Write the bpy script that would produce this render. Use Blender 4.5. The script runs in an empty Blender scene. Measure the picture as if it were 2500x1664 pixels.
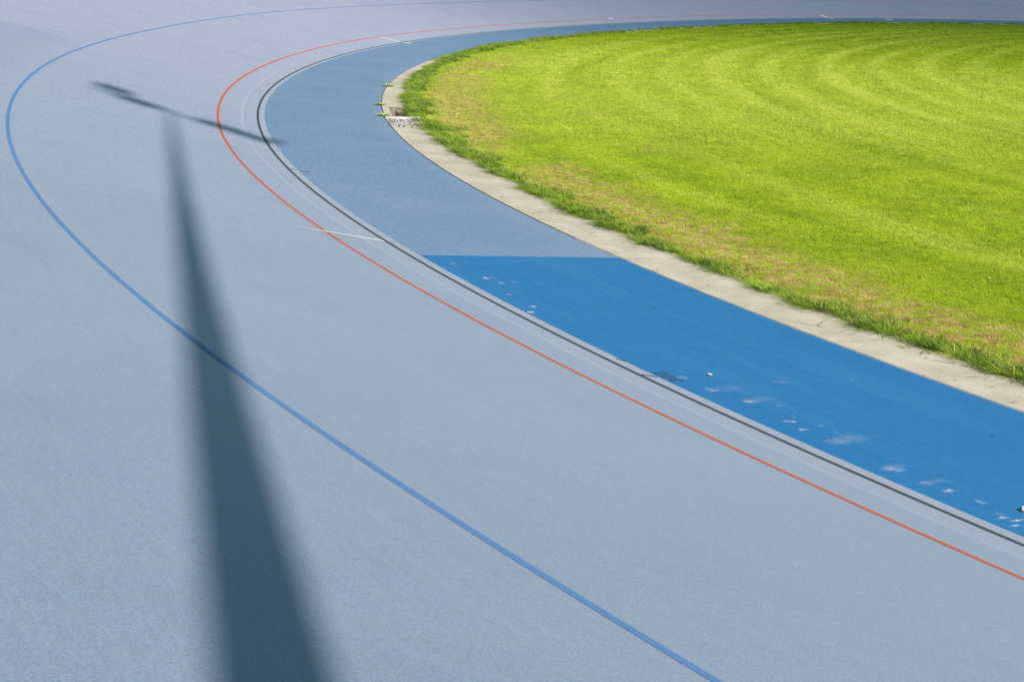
import bpy, math
import numpy as np
from mathutils import Vector, Matrix

rng = np.random.default_rng(7)
SC = bpy.context.scene
COL = SC.collection

# ------------------------------------------------------------------ camera
cam = bpy.data.cameras.new('camera')
cam.sensor_width = 36.0
cam.lens = 3849.23 / 2500 * 36.0
cam.clip_start = 0.05
cam.clip_end = 3000
co = bpy.data.objects.new('camera', cam)
COL.objects.link(co)
co.matrix_world = (Matrix.Translation((0, 0, 2.9062)) @
                   Matrix.Rotation(math.pi / 2 - 0.242, 4, 'X') @ Matrix.Rotation(0.0383, 4, 'Z'))
SC.camera = co

# ------------------------------------------------------------------ sky, sun, exposure
SUN_EL = math.radians(33)
SHADOW_DIR = Vector((-0.2275, 0.9738))           # ground direction in which shadows fall
w = bpy.data.worlds.new('World')
SC.world = w
w.use_nodes = True
nt = w.node_tree
bg = nt.nodes['Background']
sky = nt.nodes.new('ShaderNodeTexSky')
sky.sky_type = 'NISHITA'
sky.sun_disc = False
sky.sun_elevation = SUN_EL
sky.sun_rotation = math.atan2(-SHADOW_DIR.x, -SHADOW_DIR.y)
sky.air_density = 1.0
sky.dust_density = 1.2
tintn = nt.nodes.new('ShaderNodeMix'); tintn.data_type = 'RGBA'; tintn.blend_type = 'MULTIPLY'
tintn.inputs[0].default_value = 1.0
tintn.inputs[7].default_value = (0.62, 0.94, 0.88, 1)      # hazy sky, less violet than the clean model
nt.links.new(sky.outputs[0], tintn.inputs[6])
nt.links.new(tintn.outputs[2], bg.inputs[0])
bg.inputs[1].default_value = 0.05

sun = bpy.data.lights.new('sun', 'SUN')
sun.energy = 4.6
sun.angle = math.radians(0.53)
sun.color = (1.0, 0.935, 0.875)
so = bpy.data.objects.new('sun', sun)
COL.objects.link(so)
SD = Vector((SHADOW_DIR.x * math.cos(SUN_EL), SHADOW_DIR.y * math.cos(SUN_EL), -math.sin(SUN_EL)))
so.rotation_euler = SD.to_track_quat('-Z', 'Y').to_euler()
so.location = (10, -30, 30)

SC.view_settings.view_transform = 'Standard'
SC.view_settings.look = 'None'
SC.view_settings.exposure = 0.65
SC.view_settings.gamma = 1.0


# ------------------------------------------------------------------ the bend: datum line as a curve of curvature
SK = np.array([-110, -80, -60, -45, -34, -26, -20, -15, -10, -5, 0, 5, 10, 16, 22, 30, 40.])
KV = np.array([0.07911, 0.04935, 0.02952, 0.01466, 0.00995, 0.01114, 0.01330, 0.01528, 0.01638, 0.01593, 0.01517, 0.01617, 0.01847, 0.01818, 0.01793, 0.01943, 0.02374])
TK = np.array([-110, -60, -35, -20, -8, 2, 12, 24, 40.])
AV = np.array([0.22196, 0.22404, 0.24282, 0.21567, 0.23828, 0.22227, 0.20912, 0.20917, 0.21324])
BV = np.array([0.22511, 0.22827, 0.23539, 0.23756, 0.23667, 0.22764, 0.22339, 0.20715, 0.22175])


def spline(xk, yk, x):
    n = len(xk); h = np.diff(xk); A = np.eye(n); b = np.zeros(n)
    for i in range(1, n - 1):
        A[i, i-1] = h[i-1]; A[i, i] = 2*(h[i-1]+h[i]); A[i, i+1] = h[i]
        b[i] = 6*((yk[i+1]-yk[i])/h[i]-(yk[i]-yk[i-1])/h[i-1])
    M = np.linalg.solve(A, b)
    x = np.clip(x, xk[0], xk[-1]); i = np.clip(np.searchsorted(xk, x)-1, 0, n-2)
    t0 = xk[i+1]-x; t1 = x-xk[i]
    return (M[i]*t0**3/6/h[i]+M[i+1]*t1**3/6/h[i]+(yk[i]/h[i]-M[i]*h[i]/6)*t0
            + (yk[i+1]/h[i]-M[i+1]*h[i]/6)*t1)


S = np.linspace(-130, 75, 2051)
DS = S[1]-S[0]
kk = spline(SK, KV, S)
kk = np.where(S < -76, np.maximum(kk[np.searchsorted(S, -76)] + (S+76)*0.0022, 0.0), kk)
kk = np.where(S > 38, np.maximum(kk[np.searchsorted(S, 38)] - (S-38)*0.0008, 0.0), kk)
HD = np.cumsum((kk+np.r_[kk[0], kk[:-1]])/2)*DS
j0 = int(np.argmin(abs(S)))
HD += -1.6175 - HD[j0]
CX = np.cumsum((np.cos(HD)+np.cos(np.r_[HD[0], HD[:-1]]))/2)*DS
CY = np.cumsum((np.sin(HD)+np.sin(np.r_[HD[0], HD[:-1]]))/2)*DS
CX += -5.1954 - CX[j0]
CY += 39.6913 - CY[j0]
TH = spline(TK, AV, S)
TB = spline(TK, BV, S)
SL = 0.0498            # fall of the blue band towards the infield
D_RED, D_BLUE, D_KERB, D_TOP = 0.675, 3.5787, -2.2827, 7.35


def surf(s, d, lift=0.0):
    """world point at distance s along the datum line and d outwards from it (arrays)"""
    s = np.asarray(s, float); d = np.asarray(d, float)
    x = np.interp(s, S, CX); y = np.interp(s, S, CY); h = np.interp(s, S, HD)
    t = np.interp(s, S, TH); b = np.interp(s, S, TB)
    nx, ny = np.sin(h), -np.cos(h)
    out = np.where(d <= 0, d, np.where(d < .675, d*np.cos(t), .675*np.cos(t)+(d-.675)*np.cos(b)))
    z = np.where(d <= 0, d*SL, np.where(d < .675, d*np.sin(t), .675*np.sin(t)+(d-.675)*np.sin(b)))
    return np.stack([x+nx*out, y+ny*out, z+lift], -1)


def nearest(P):
    """(s, d) of plan points by nearest point of the datum line; d negative inside"""
    st = 5
    cx, cy, hs, ss = CX[::st], CY[::st], HD[::st], S[::st]
    so_, do_ = np.empty(len(P)), np.empty(len(P))
    for a in range(0, len(P), 20000):
        q = P[a:a+20000]
        d2 = (q[:, None, 0]-cx)**2+(q[:, None, 1]-cy)**2
        i = d2.argmin(1)
        ex, ey = q[:, 0]-cx[i], q[:, 1]-cy[i]
        do_[a:a+20000] = ex*np.sin(hs[i])-ey*np.cos(hs[i])
        so_[a:a+20000] = ss[i]+ex*np.cos(hs[i])+ey*np.sin(hs[i])
    return so_, do_


# ------------------------------------------------------------------ helpers
def mesh_obj(name, verts, faces, mat, parent=None, smooth=False, attrs=None):
    me = bpy.data.meshes.new(name)
    me.from_pydata([tuple(map(float, v)) for v in verts], [], [tuple(map(int, f)) for f in faces])
    me.update()
    if smooth:
        me.polygons.foreach_set('use_smooth', [True]*len(me.polygons))
    if attrs:
        for k, a in attrs.items():
            at = me.attributes.new(k, 'FLOAT_VECTOR', 'POINT')
            at.data.foreach_set('vector', np.asarray(a, np.float32).ravel())
    if mat:
        me.materials.append(mat)
    o = bpy.data.objects.new(name, me)
    COL.objects.link(o)
    if parent:
        o.parent = parent
    return o


def tag(o, label=None, cat=None, group=None, kind=None):
    if label: o['label'] = label
    if cat: o['category'] = cat
    if group: o['group'] = group
    if kind: o['kind'] = kind
    return o


def strip(name, ss, ds, mat, lift=0.0, parent=None, smooth=True):
    """sheet on the track surface over the grid ss x ds"""
    ss = np.asarray(ss, float); ds = np.asarray(ds, float)
    A, B = np.meshgrid(ss, ds, indexing='ij')
    P = surf(A, B, lift).reshape(-1, 3)
    n, m = A.shape
    i = np.arange(n-1)[:, None]*m+np.arange(m-1)
    F = np.stack([i, i+1, i+m+1, i+m], -1).reshape(-1, 4)[:, ::-1]
    sd = np.stack([A, B, A*0], -1).reshape(-1, 3)
    return mesh_obj(name, P, F, mat, parent, smooth, {'sd': sd})


class NT:
    def __init__(self, name):
        self.m = bpy.data.materials.new(name)
        self.m.use_nodes = True
        self.t = self.m.node_tree
        self.b = self.t.nodes['Principled BSDF']
        self.out = self.t.nodes['Material Output']

    def n(self, typ, **kw):
        x = self.t.nodes.new(typ)
        for k, v in kw.items():
            if k.startswith('i_'):
                x.inputs[k[2:].replace('_', ' ')].default_value = v
            else:
                setattr(x, k, v)
        return x

    def l(self, a, b):
        self.t.links.new(a, b)

    def put(self, v, sock):
        if hasattr(v, 'is_output') or isinstance(v, bpy.types.NodeSocket):
            self.l(v, sock)
        else:
            sock.default_value = v

    def math(self, op, a, b=None, c=None, clamp=False):
        x = self.n('ShaderNodeMath', operation=op, use_clamp=clamp)
        for k, v in enumerate((a, b, c)):
            if v is not None: self.put(v, x.inputs[k])
        return x.outputs[0]

    def ramp(self, v, lo, hi, a=0.0, b=1.0, smooth=True):
        x = self.n('ShaderNodeMapRange')
        if smooth: x.interpolation_type = 'SMOOTHSTEP'
        self.put(v, x.inputs[0])
        for k, q in zip((1, 2, 3, 4), (lo, hi, a, b)): x.inputs[k].default_value = q
        return x.outputs[0]

    def mix(self, f, a, b, blend='MIX'):
        x = self.n('ShaderNodeMix', data_type='RGBA', blend_type=blend)
        x.clamp_factor = True
        self.put(f, x.inputs[0])
        for v, s in ((a, x.inputs[6]), (b, x.inputs[7])):
            self.put((*v, 1.0) if isinstance(v, tuple) and len(v) == 3 else v, s)
        return x.outputs[2]

    def noise(self, vec, scale, detail=2.0, rough=0.5, dim='3D', out=0, **kw):
        x = self.n('ShaderNodeTexNoise', noise_dimensions=dim)
        if vec is not None: self.l(vec, x.inputs['Vector'])
        x.inputs['Scale'].default_value = scale
        x.inputs['Detail'].default_value = detail
        x.inputs['Roughness'].default_value = rough
        for k, v in kw.items(): x.inputs[k].default_value = v
        return x.outputs[out]

    def pos(self):
        return self.n('ShaderNodeNewGeometry').outputs['Position']

    def sd(self):
        a = self.n('ShaderNodeAttribute', attribute_name='sd')
        s = self.n('ShaderNodeSeparateXYZ'); self.l(a.outputs['Vector'], s.inputs[0])
        return a.outputs['Vector'], s.outputs[0], s.outputs[1]

    def scaled(self, vec, xyz):
        x = self.n('ShaderNodeVectorMath', operation='MULTIPLY')
        self.l(vec, x.inputs[0]); x.inputs[1].default_value = xyz
        return x.outputs[0]

    def grain(self, amount=0.5, tint=0.35):
        """speckle of a coarse painted aggregate, the same strength in every octave"""
        g = self.noise(self.pos(), 85.0, 4.0, 1.0, out=0)
        c = self.noise(self.pos(), 97.0, 4.0, 1.0, out=1)
        return g, c


def speckle(N, col, amount, tint, coarse=None):
    """multiply colour by fine light/dark speckle and shift it slightly in hue"""
    g, c = N.grain()
    f = N.ramp(g, 0.25, 0.75, 1.0-amount, 1.0+amount, smooth=False)
    if coarse is not None:      # the older surface round the bend is rougher
        g2 = N.noise(N.scaled(N.sd()[0], (3.6, 30.0, 1.0)), 1.0, 3.0, 1.0)
        f2 = N.ramp(g2, 0.3, 0.7, -0.30, 0.30, smooth=False)
        f = N.math('ADD', f, N.math('MULTIPLY', f2, coarse))
    comb = N.n('ShaderNodeCombineColor')
    for k in range(3): N.l(f, comb.inputs[k])
    col = N.mix(1.0, col, comb.outputs[0], 'MULTIPLY')
    c2 = N.n('ShaderNodeHueSaturation'); c2.inputs['Saturation'].default_value = 1.5
    N.l(c, c2.inputs['Color'])
    return N.mix(tint, col, c2.outputs[0], 'SOFT_LIGHT')


def finish(N, col, rough=0.75, spec=0.3, bump=None, bstr=0.2, bdist=0.002):
    N.put(col if not isinstance(col, tuple) else (*col, 1.0), N.b.inputs['Base Color'])
    N.put(rough, N.b.inputs['Roughness'])
    N.b.inputs['Specular IOR Level'].default_value = spec
    if bump is not None:
        b = N.n('ShaderNodeBump'); b.inputs['Strength'].default_value = bstr
        b.inputs['Distance'].default_value = bdist
        N.l(bump, b.inputs['Height']); N.l(b.outputs[0], N.b.inputs['Normal'])
    return N.m


# ------------------------------------------------------------------ materials
def mat_track():
    N = NT('painted_track_grey')
    v, s, d = N.sd()
        # broad unevenness and long rolled streaks that follow the track
    big = N.noise(N.pos(), 0.35, 3.0, 0.55)
    col = N.mix(N.ramp(big, 0.3, 0.7), (0.223, 0.284, 0.390), (0.244, 0.305, 0.410))
    st = N.noise(N.scaled(v, (0.5, 7.0, 1)), 1.0, 4.0, 0.6)
    col = N.mix(N.ramp(st, 0.35, 0.75, 0.0, 0.35), col, (0.262, 0.330, 0.410))
    cr = N.noise(N.scaled(v, (5.0, 0.8, 1)), 1.0, 3.0, 0.6)
    col = N.mix(N.ramp(cr, 0.5, 0.8, 0.0, 0.25), col, (0.196, 0.266, 0.360))
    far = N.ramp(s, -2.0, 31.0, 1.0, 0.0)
    col = N.mix(N.math('MULTIPLY', far, 0.6), col, (0.410, 0.385, 0.520))  # lilac sky gloss on the grazing far stretch, painted into the base colour
    # concrete bays: the outer row is a shade bluer on one side of the joint at s = 7.5
    bay = N.math('MULTIPLY', N.math('MULTIPLY', N.ramp(s, 7.35, 7.65), N.ramp(s, 9.0, 20.0, 1.0, 0.25)), N.ramp(d, 3.3, 4.6))
    col = N.mix(N.math('MULTIPLY', bay, 0.42), col, (0.190, 0.245, 0.368))
    # worn paler strip beside the datum line, with the scrubbed trace of an older line
    wob = N.noise(N.scaled(v, (2.0, 0.0, 0)), 1.0, 4.0, 0.7)
    wd = N.math('ADD', d, N.math('MULTIPLY', N.math('SUBTRACT', wob, 0.5), 0.02))
    inner = N.ramp(wd, 0.20, 0.24, 1.0, 0.0)
    col = N.mix(N.math('MULTIPLY', inner, 0.5), col, (0.310, 0.345, 0.430))
    edge = N.ramp(d, -0.03, -0.015, 1.0, 0.0)
    col = N.mix(N.math('MULTIPLY', edge, 0.5), col, (0.315, 0.345, 0.405))
    band = N.math('MULTIPLY', N.ramp(wd, 0.225, 0.245), N.ramp(wd, 0.285, 0.320, 1.0, 0.0))
    brk = N.noise(N.scaled(v, (1.3, 60.0, 1)), 1.0, 5.0, 0.75)
    col = N.mix(N.math('MULTIPLY', band, N.ramp(brk, 0.3, 0.6, 0.25, 0.6)), col, (0.39, 0.41, 0.49))
    seam = N.math('MULTIPLY', N.ramp(d, 0.214, 0.219), N.ramp(d, 0.223, 0.228, 1.0, 0.0))
    col = N.mix(N.math('MULTIPLY', seam, N.ramp(s, 18, 26, 0.5, 0.12)), col, (0.12, 0.14, 0.17))
    # construction joints along the track
    for dj, wdt, a in ((1.655, 0.004, 0.35), (4.03, 0.003, 0.35), (4.64, 0.006, 0.2)):
        wj = N.math('ADD', d, N.math('MULTIPLY', N.math('SUBTRACT', wob, 0.5), 0.12))
        jn = N.ramp(N.math('ABSOLUTE', N.math('SUBTRACT', wj, dj)), wdt, wdt*2.5, 1.0, 0.0)
        on = N.noise(N.scaled(v, (0.45, 0.0, 0)), 1.0, 3.0, 0.7, W=dj) if False else N.noise(
            N.scaled(v, (0.9 + dj*0.1, 0.0, 0)), 1.0, 2.0, 0.7)
        col = N.mix(N.math('MULTIPLY', jn, N.math('MULTIPLY', N.ramp(on, 0.42, 0.6, 0.0, a), N.ramp(s, 24.0 if dj < 2 else 30.5, 27.0 if dj < 2 else 32.0, 1.0, 0.0))), col, (0.09, 0.11, 0.14))
    # tyre scuffs and little stains
    sc = N.noise(N.scaled(v, (1.6, 5.0, 1)), 1.0, 2.0, 0.5)
    fine = N.noise(N.scaled(v, (20.0, 30.0, 1)), 1.0, 3.0, 0.6)
    sp = N.math('MULTIPLY', N.ramp(sc, 0.68, 0.78), N.ramp(fine, 0.58, 0.68))
    col = N.mix(N.math('MULTIPLY', sp, 0.45), col, (0.11, 0.14, 0.17))
    stain = N.noise(N.pos(), 0.9, 6.0, 0.65)
    col = N.mix(N.ramp(stain, 0.50, 0.72, 0.0, 0.35), col, (0.180, 0.240, 0.330))
    rub = N.noise(N.scaled(v, (0.10, 9.0, 1)), 1.0, 5.0, 0.7)
    col = N.mix(N.ramp(rub, 0.55, 0.75, 0.0, 0.25), col, (0.300, 0.350, 0.430))
    col = speckle(N, col, SPA, SPT, N.ramp(s, 12.0, 34.0, 1.0, 0.25))
    g = N.noise(N.pos(), 90.0, 4.0, 0.7)
    N.b.inputs['Sheen Weight'].default_value = 0.25
    N.b.inputs['Sheen Roughness'].default_value = 0.35
    N.b.inputs['Sheen Tint'].default_value = (0.9, 0.92, 1, 1)
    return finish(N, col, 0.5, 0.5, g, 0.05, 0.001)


SPA, SPT = 0.5, 0.55


def mat_azure():
    N = NT('painted_blue_band')
    v, s, d = N.sd()
    pos = N.pos()
    big = N.noise(pos, 0.5, 3.0, 0.6)
    worn = N.mix(N.ramp(big, 0.3, 0.7), (0.144, 0.240, 0.372), (0.174, 0.265, 0.390))
    fresh = N.mix(N.ramp(big, 0.3, 0.7), (0.015, 0.152, 0.378), (0.021, 0.166, 0.392))
    # more faded just beyond the joint, and along the kerb
    worn = N.mix(N.ramp(s, 14.0, 25.0, 0.0, 0.5), worn, (0.190, 0.280, 0.420))
    worn = N.mix(N.ramp(s, -30.0, -5.0, 0.45, 0.0), worn, (0.085, 0.180, 0.350))  # soft shade on the far end of the band, put into its colour
    edge = N.ramp(d, -2.25, -1.9, 0.4, 0.0)
    worn = N.mix(edge, worn, (0.22, 0.29, 0.40))
    stk = N.noise(N.scaled(v, (0.6, 5.0, 1)), 1.0, 4.0, 0.65)
    worn = N.mix(N.ramp(stk, 0.45, 0.8, 0, 0.2), worn, (0.20, 0.285, 0.42))
    wb = N.noise(pos, 14.0, 3.0, 0.6)
    sj = N.math('ADD', s, N.math('MULTIPLY', N.math('SUBTRACT', wb, 0.5), 0.03))
    f = N.ramp(sj, 25.13, 25.16)
    roll = N.noise(N.scaled(v, (0.25, 4.5, 1)), 1.0, 3.0, 0.6)
    fresh = N.mix(N.ramp(roll, 0.35, 0.7, 0.0, 0.6), fresh, (0.030, 0.185, 0.400))
    tr = N.noise(N.scaled(v, (0.8, 16.0, 1)), 1.0, 5.0, 0.7)
    fresh = N.mix(N.ramp(tr, 0.58, 0.80, 0.0, 0.35), fresh, (0.070, 0.220, 0.400))
    col = N.mix(f, worn, fresh)
    dust = N.noise(N.scaled(v, (2.5, 6.0, 1)), 1.0, 4.0, 0.65)
    col = N.mix(N.ramp(dust, 0.55, 0.85, 0, 0.10), col, (0.22, 0.34, 0.50))
    col = speckle(N, col, SPA*0.9, SPT*0.8, N.ramp(s, 12.0, 34.0, 1.0, 0.35))
    g = N.noise(pos, 90.0, 4.0, 0.7)
    return finish(N, col, 0.55, 0.45, g, 0.05, 0.001)


def mat_line(name, base, worn, amt=0.3):
    N = NT(name)
    v, s, d = N.sd()
    w1 = N.noise(N.pos(), 35.0, 5.0, 0.7)
    w2 = N.noise(N.pos(), 1.5, 3.0, 0.6)
    f = N.math('MULTIPLY', N.ramp(w1, 0.45, 0.75), N.ramp(w2, 0.3, 0.7, 0.3, 1.0))
    col = N.mix(N.math('MULTIPLY', f, amt), base, worn)
    col = speckle(N, col, SPA*0.7, SPT*0.6)
    return finish(N, col, 0.6, 0.35)


def mat_concrete():
    N = NT('kerb_concrete')
    v, s, d = N.sd()
    pos = N.pos()
    a = N.noise(pos, 2.2, 5.0, 0.65)
    col = N.mix(N.ramp(a, 0.3, 0.72), (0.39, 0.355, 0.255), (0.56, 0.515, 0.40))
    b = N.noise(N.scaled(v, (0.7, 14.0, 1)), 1.0, 5.0, 0.7)
    col = N.mix(N.ramp(b, 0.5, 0.78, 0, 0.5), col, (0.37, 0.325, 0.245))
    c = N.noise(pos, 40.0, 5.0, 0.75)
    col = N.mix(N.ramp(c, 0.3, 0.75, 0.0, 0.45), col, (0.56, 0.54, 0.50))
    e = N.noise(pos, 9.0, 2.0, 0.5)
    col = N.mix(N.ramp(e, 0.64, 0.72, 0, 0.6), col, (0.20, 0.17, 0.12))
    # dirt washed against the grass
    col = N.mix(N.ramp(d, -3.1, -2.75, 0.35, 0.0), col, (0.33, 0.29, 0.20))
    # cross joints every few metres
    m = N.math('PINGPONG', N.math('ADD', N.math('ADD', s, 1.3), N.math('MULTIPLY', e, 0.04)), 1.9)
    jn = N.ramp(m, 0.006, 0.014, 1.0, 0.0)
    on = N.noise(pos, 3.0, 2.0, 0.5)
    col = N.mix(N.math('MULTIPLY', jn, N.ramp(on, 0.35, 0.6, 0.15, 0.6)), col, (0.10, 0.09, 0.07))
    col = speckle(N, col, 0.22, 0.15)
    return finish(N, col, 0.9, 0.2, c, 0.35, 0.004)


def grass_colour(N, s, d, blade=True):
    """colour of the lawn from where it grows; s along the bend, d in from the datum line"""
    pos = N.pos()
    comb = N.n('ShaderNodeCombineXYZ'); N.put(s, comb.inputs[0]); N.put(d, comb.inputs[1])
    sdv = comb.outputs[0]
    base = N.mix(N.ramp(N.noise(pos, 0.55, 4.0, 0.65), 0.32, 0.7), GR_A, GR_B)
    base = N.mix(N.ramp(N.noise(pos, 3.5, 4.0, 0.7), 0.4, 0.75, 0, 0.5), base, GR_C)
    base = N.mix(N.ramp(N.noise(pos, 1.3, 5.0, 0.75), 0.50, 0.70, 0, 0.45), base, GR_E)
    base = N.mix(N.ramp(N.noise(pos, 9.0, 3.0, 0.7), 0.56, 0.70, 0, 0.4), base, (0.52, 0.46, 0.10))
    # paler, yellower grass round the inside of the bend
    pale_y = N.math('MULTIPLY', N.ramp(s, -24.0, -6.0), N.ramp(s, 8.0, 20.0, 1.0, 0.0))
    base = N.mix(N.math('MULTIPLY', pale_y, 0.4), base, (0.480, 0.560, 0.080))
    # mowing rings following the edge
    ring = N.noise(N.scaled(sdv, (0.035, 1.15, 1)), 1.0, 3.0, 0.6)
    base = N.mix(N.ramp(ring, 0.52, 0.68, 0, 0.4), base, GR_D)
    base = N.mix(N.ramp(ring, 0.32, 0.46, 0.3, 0.0), base, GR_E)
    # a couple of bleached wheel rings
    n2 = N.noise(pos, 0.9, 3.0, 0.6)
    for dr, ra in ((-6.2, .3), (-7.7, .4), (-9.1, .35), (-10.4, .65), (-11.9, .45), (-13.6, .7), (-15.1, .4), (-16.7, .55), (-18.3, .4), (-19.9, .4)):
        dd = N.math('ADD', d, N.math('MULTIPLY', N.math('SUBTRACT', n2, 0.5), 0.35))
        r = N.ramp(N.math('ABSOLUTE', N.math('SUBTRACT', N.math('ADD', dd, N.math('MULTIPLY', s, 0.04)), dr+.1)), 0.08, 0.46, 1.0, 0.0)
        base = N.mix(N.math('MULTIPLY', N.math('MULTIPLY', r, N.ramp(s, 4.0, 16.0, 1.0, 0.35)), ra*0.68), base, GR_D)
    # dry zone behind the long border
    dn = N.noise(pos, 1.1, 4.0, 0.65)
    dn2 = N.noise(pos, 6.0, 4.0, 0.7)
    off = N.math('ADD', d, N.math('MULTIPLY', N.math('SUBTRACT', dn, 0.5), 1.2))
    zone = N.math('MULTIPLY', N.ramp(off, -3.30, -3.05, 1.0, 0.0), N.ramp(off, -4.9, -3.9))
    along = N.ramp(s, -12.0, -4.0)
    patch = N.ramp(dn2, 0.40, 0.58)
    hole = N.ramp(N.noise(N.scaled(sdv, (0.22, 0.25, 1)), 1.0, 2.0, 0.5), 0.36, 0.5)
    dry = N.math('MULTIPLY', N.math('MULTIPLY', zone, along), N.math('MULTIPLY', patch, hole))
    # scattered dry spots farther in
    dn3 = N.noise(pos, 0.45, 5.0, 0.7)
    sc = N.math('MULTIPLY', N.ramp(dn3, 0.56, 0.70), N.ramp(d, -9.0, -4.5, 0.0, 0.7))
    sc = N.math('MULTIPLY', N.math('MULTIPLY', sc, patch), along)
    dry = N.math('MAXIMUM', dry, sc)
    dryc = N.mix(N.ramp(N.noise(pos, 5.0, 4.0, 0.7), 0.35, 0.65), GR_DRY1, GR_DRY2)
    base = N.mix(N.math('MULTIPLY', dry, 0.88), base, dryc)
    # soft shade over the far side, painted into the grass colour
    base = N.mix(N.math('MULTIPLY', N.ramp(s, -62.0, -30.0, 0.4, 0.0), N.ramp(d, -9.0, -3.0)), base, GR_FAR_SHADE)
    return base


GR_A = (0.255, 0.360, 0.010)
GR_B = (0.365, 0.475, 0.016)
GR_C = (0.440, 0.535, 0.028)
GR_D = (0.560, 0.630, 0.100)
GR_E = (0.165, 0.280, 0.006)
GR_DRY1 = (0.62, 0.47, 0.20)
GR_DRY2 = (0.36, 0.225, 0.09)
GR_FAR_SHADE = (0.150, 0.260, 0.008)
GR_EDGE1 = (0.060, 0.140, 0.010)
GR_EDGE2 = (0.270, 0.400, 0.030)


def blade_shader(N, col, trans=0.35):
    t = N.t
    dif = N.n('ShaderNodeBsdfDiffuse'); N.put(col, dif.inputs[0])
    tr = N.n('ShaderNodeBsdfTranslucent'); N.put(col, tr.inputs[0])
    gl = N.n('ShaderNodeBsdfGlossy'); gl.inputs['Roughness'].default_value = 0.5
    gl.inputs[0].default_value = (0.8, 0.85, 0.7, 1)
    m = N.n('ShaderNodeMixShader'); m.inputs[0].default_value = trans
    N.l(dif.outputs[0], m.inputs[1]); N.l(tr.outputs[0], m.inputs[2])
    m2 = N.n('ShaderNodeMixShader'); m2.inputs[0].default_value = 0.03
    N.l(m.outputs[0], m2.inputs[1]); N.l(gl.outputs[0], m2.inputs[2])
    N.l(m2.outputs[0], N.out.inputs[0])
    t.nodes.remove(N.b)
    return N.m


def mat_blades(kind):
    N = NT('grass_blades_'+kind)
    a = N.n('ShaderNodeAttribute', attribute_name='sdp', attribute_type='INSTANCER')
    sp = N.n('ShaderNodeSeparateXYZ'); N.l(a.outputs['Vector'], sp.inputs[0])
    s, d, r = sp.outputs
    if kind == 'lawn':
        col = grass_colour(N, s, d)
    else:
        col = N.mix(N.ramp(N.noise(N.pos(), 5.0, 4.0, 0.7), 0.38, 0.62), GR_EDGE1, GR_EDGE2)
        col = N.mix(N.math('MULTIPLY', N.ramp(r, 0.80, 0.9), 0.6), col, (0.36, 0.33, 0.08))
    # brightness differs a little from tuft to tuft
    f = N.ramp(r, 0.0, 1.0, 0.72, 1.28, smooth=False)
    comb = N.n('ShaderNodeCombineColor')
    for k in range(3): N.l(f, comb.inputs[k])
    col = N.mix(1.0, col, comb.outputs[0], 'MULTIPLY')
    return blade_shader(N, col, 0.30)


def mat_soil():
    N = NT('lawn_ground')
    v, s, d = N.sd()
    g = grass_colour(N, s, d)
    n = N.noise(N.pos(), 25.0, 7.0, 0.85)
    col = N.mix(N.ramp(n, 0.35, 0.7), N.mix(0.55, g, (0.05, 0.045, 0.02)), g)
    return finish(N, col, 0.95, 0.1, n, 0.6, 0.02)


def mat_plain(name, c, rough=0.7, spec=0.3, var=0.15, scale=20.0):
    N = NT(name)
    n = N.noise(N.pos(), scale, 4.0, 0.65)
    dark = tuple(x*(1-var) for x in c); lite = tuple(min(1, x*(1+var)) for x in c)
    return finish(N, N.mix(N.ramp(n, 0.3, 0.7), dark, lite), rough, spec)


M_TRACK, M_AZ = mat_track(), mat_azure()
M_RED = mat_line('red_paint', (0.58, 0.115, 0.040), (0.36, 0.22, 0.22), 0.35)
M_BLK = mat_line('black_paint', (0.055, 0.070, 0.075), (0.17, 0.20, 0.22), 0.35)
M_BLUE = mat_line('blue_paint', (0.100, 0.235, 0.470), (0.17, 0.29, 0.43), 0.35)
M_WHT = mat_line('white_paint', (0.78, 0.78, 0.80), (0.50, 0.54, 0.60), 0.3)
M_CON = mat_concrete()
M_SOIL = mat_soil()
M_LAWN, M_EDGE = mat_blades('lawn'), mat_blades('border')

# ------------------------------------------------------------------ setting
ss_all = np.arange(-125, 72.01, 0.5)
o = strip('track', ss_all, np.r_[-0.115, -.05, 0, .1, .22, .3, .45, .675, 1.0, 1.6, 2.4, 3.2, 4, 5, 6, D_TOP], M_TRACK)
tag(o, kind='structure')
ds_in = np.r_[D_KERB, -1.7, -1.1, -0.5, -0.115]
o = strip('blue_band', ss_all, ds_in, M_AZ)
tag(o, kind='structure')

for nm, dc, wd, m in (('black_line', 0.0, 0.043, M_BLK), ('red_line', D_RED, 0.044, M_RED), ('blue_line', D_BLUE, 0.044, M_BLUE)):
    if nm == 'red_line':
        dd = [dc-wd/2, dc, dc+wd/2]
    elif nm == 'black_line':
        dd = [-wd/2, 0, wd/2]
    else:
        dd = [dc-wd/2, dc+wd/2]
    o = strip(nm, np.arange(-125, 72.01, 0.25), dd, m, 0.002)
    tag(o, kind='structure')

# outer edge of the track: a narrow concrete top, then a grassed bank down to the ground outside
def outer(name, prof, mat):
    A = ss_all
    rows = [surf(A, np.full_like(A, D_TOP))+0]
    h = np.interp(A, S, HD)
    nrm = np.stack([np.sin(h), -np.cos(h)], -1)
    V = []
    base = rows[0]
    for (ox, oz, ab) in prof:
        P = base.copy(); P[:, :2] += nrm*ox
        P[:, 2] = oz if ab else base[:, 2]+oz
        V.append(P)
    V = np.stack(V, 1); n, m = V.shape[:2]
    i = np.arange(n-1)[:, None]*m+np.arange(m-1)
    F = np.stack([i, i+1, i+m+1, i+m], -1).reshape(-1, 4)[:, ::-1]
    sd = np.zeros((n*m, 3)); sd[:, 0] = np.repeat(A, m); sd[:, 1] = -8
    return tag(mesh_obj(name, V.reshape(-1, 3), F, mat, None, True, {'sd': sd}), kind='structure')


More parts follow.
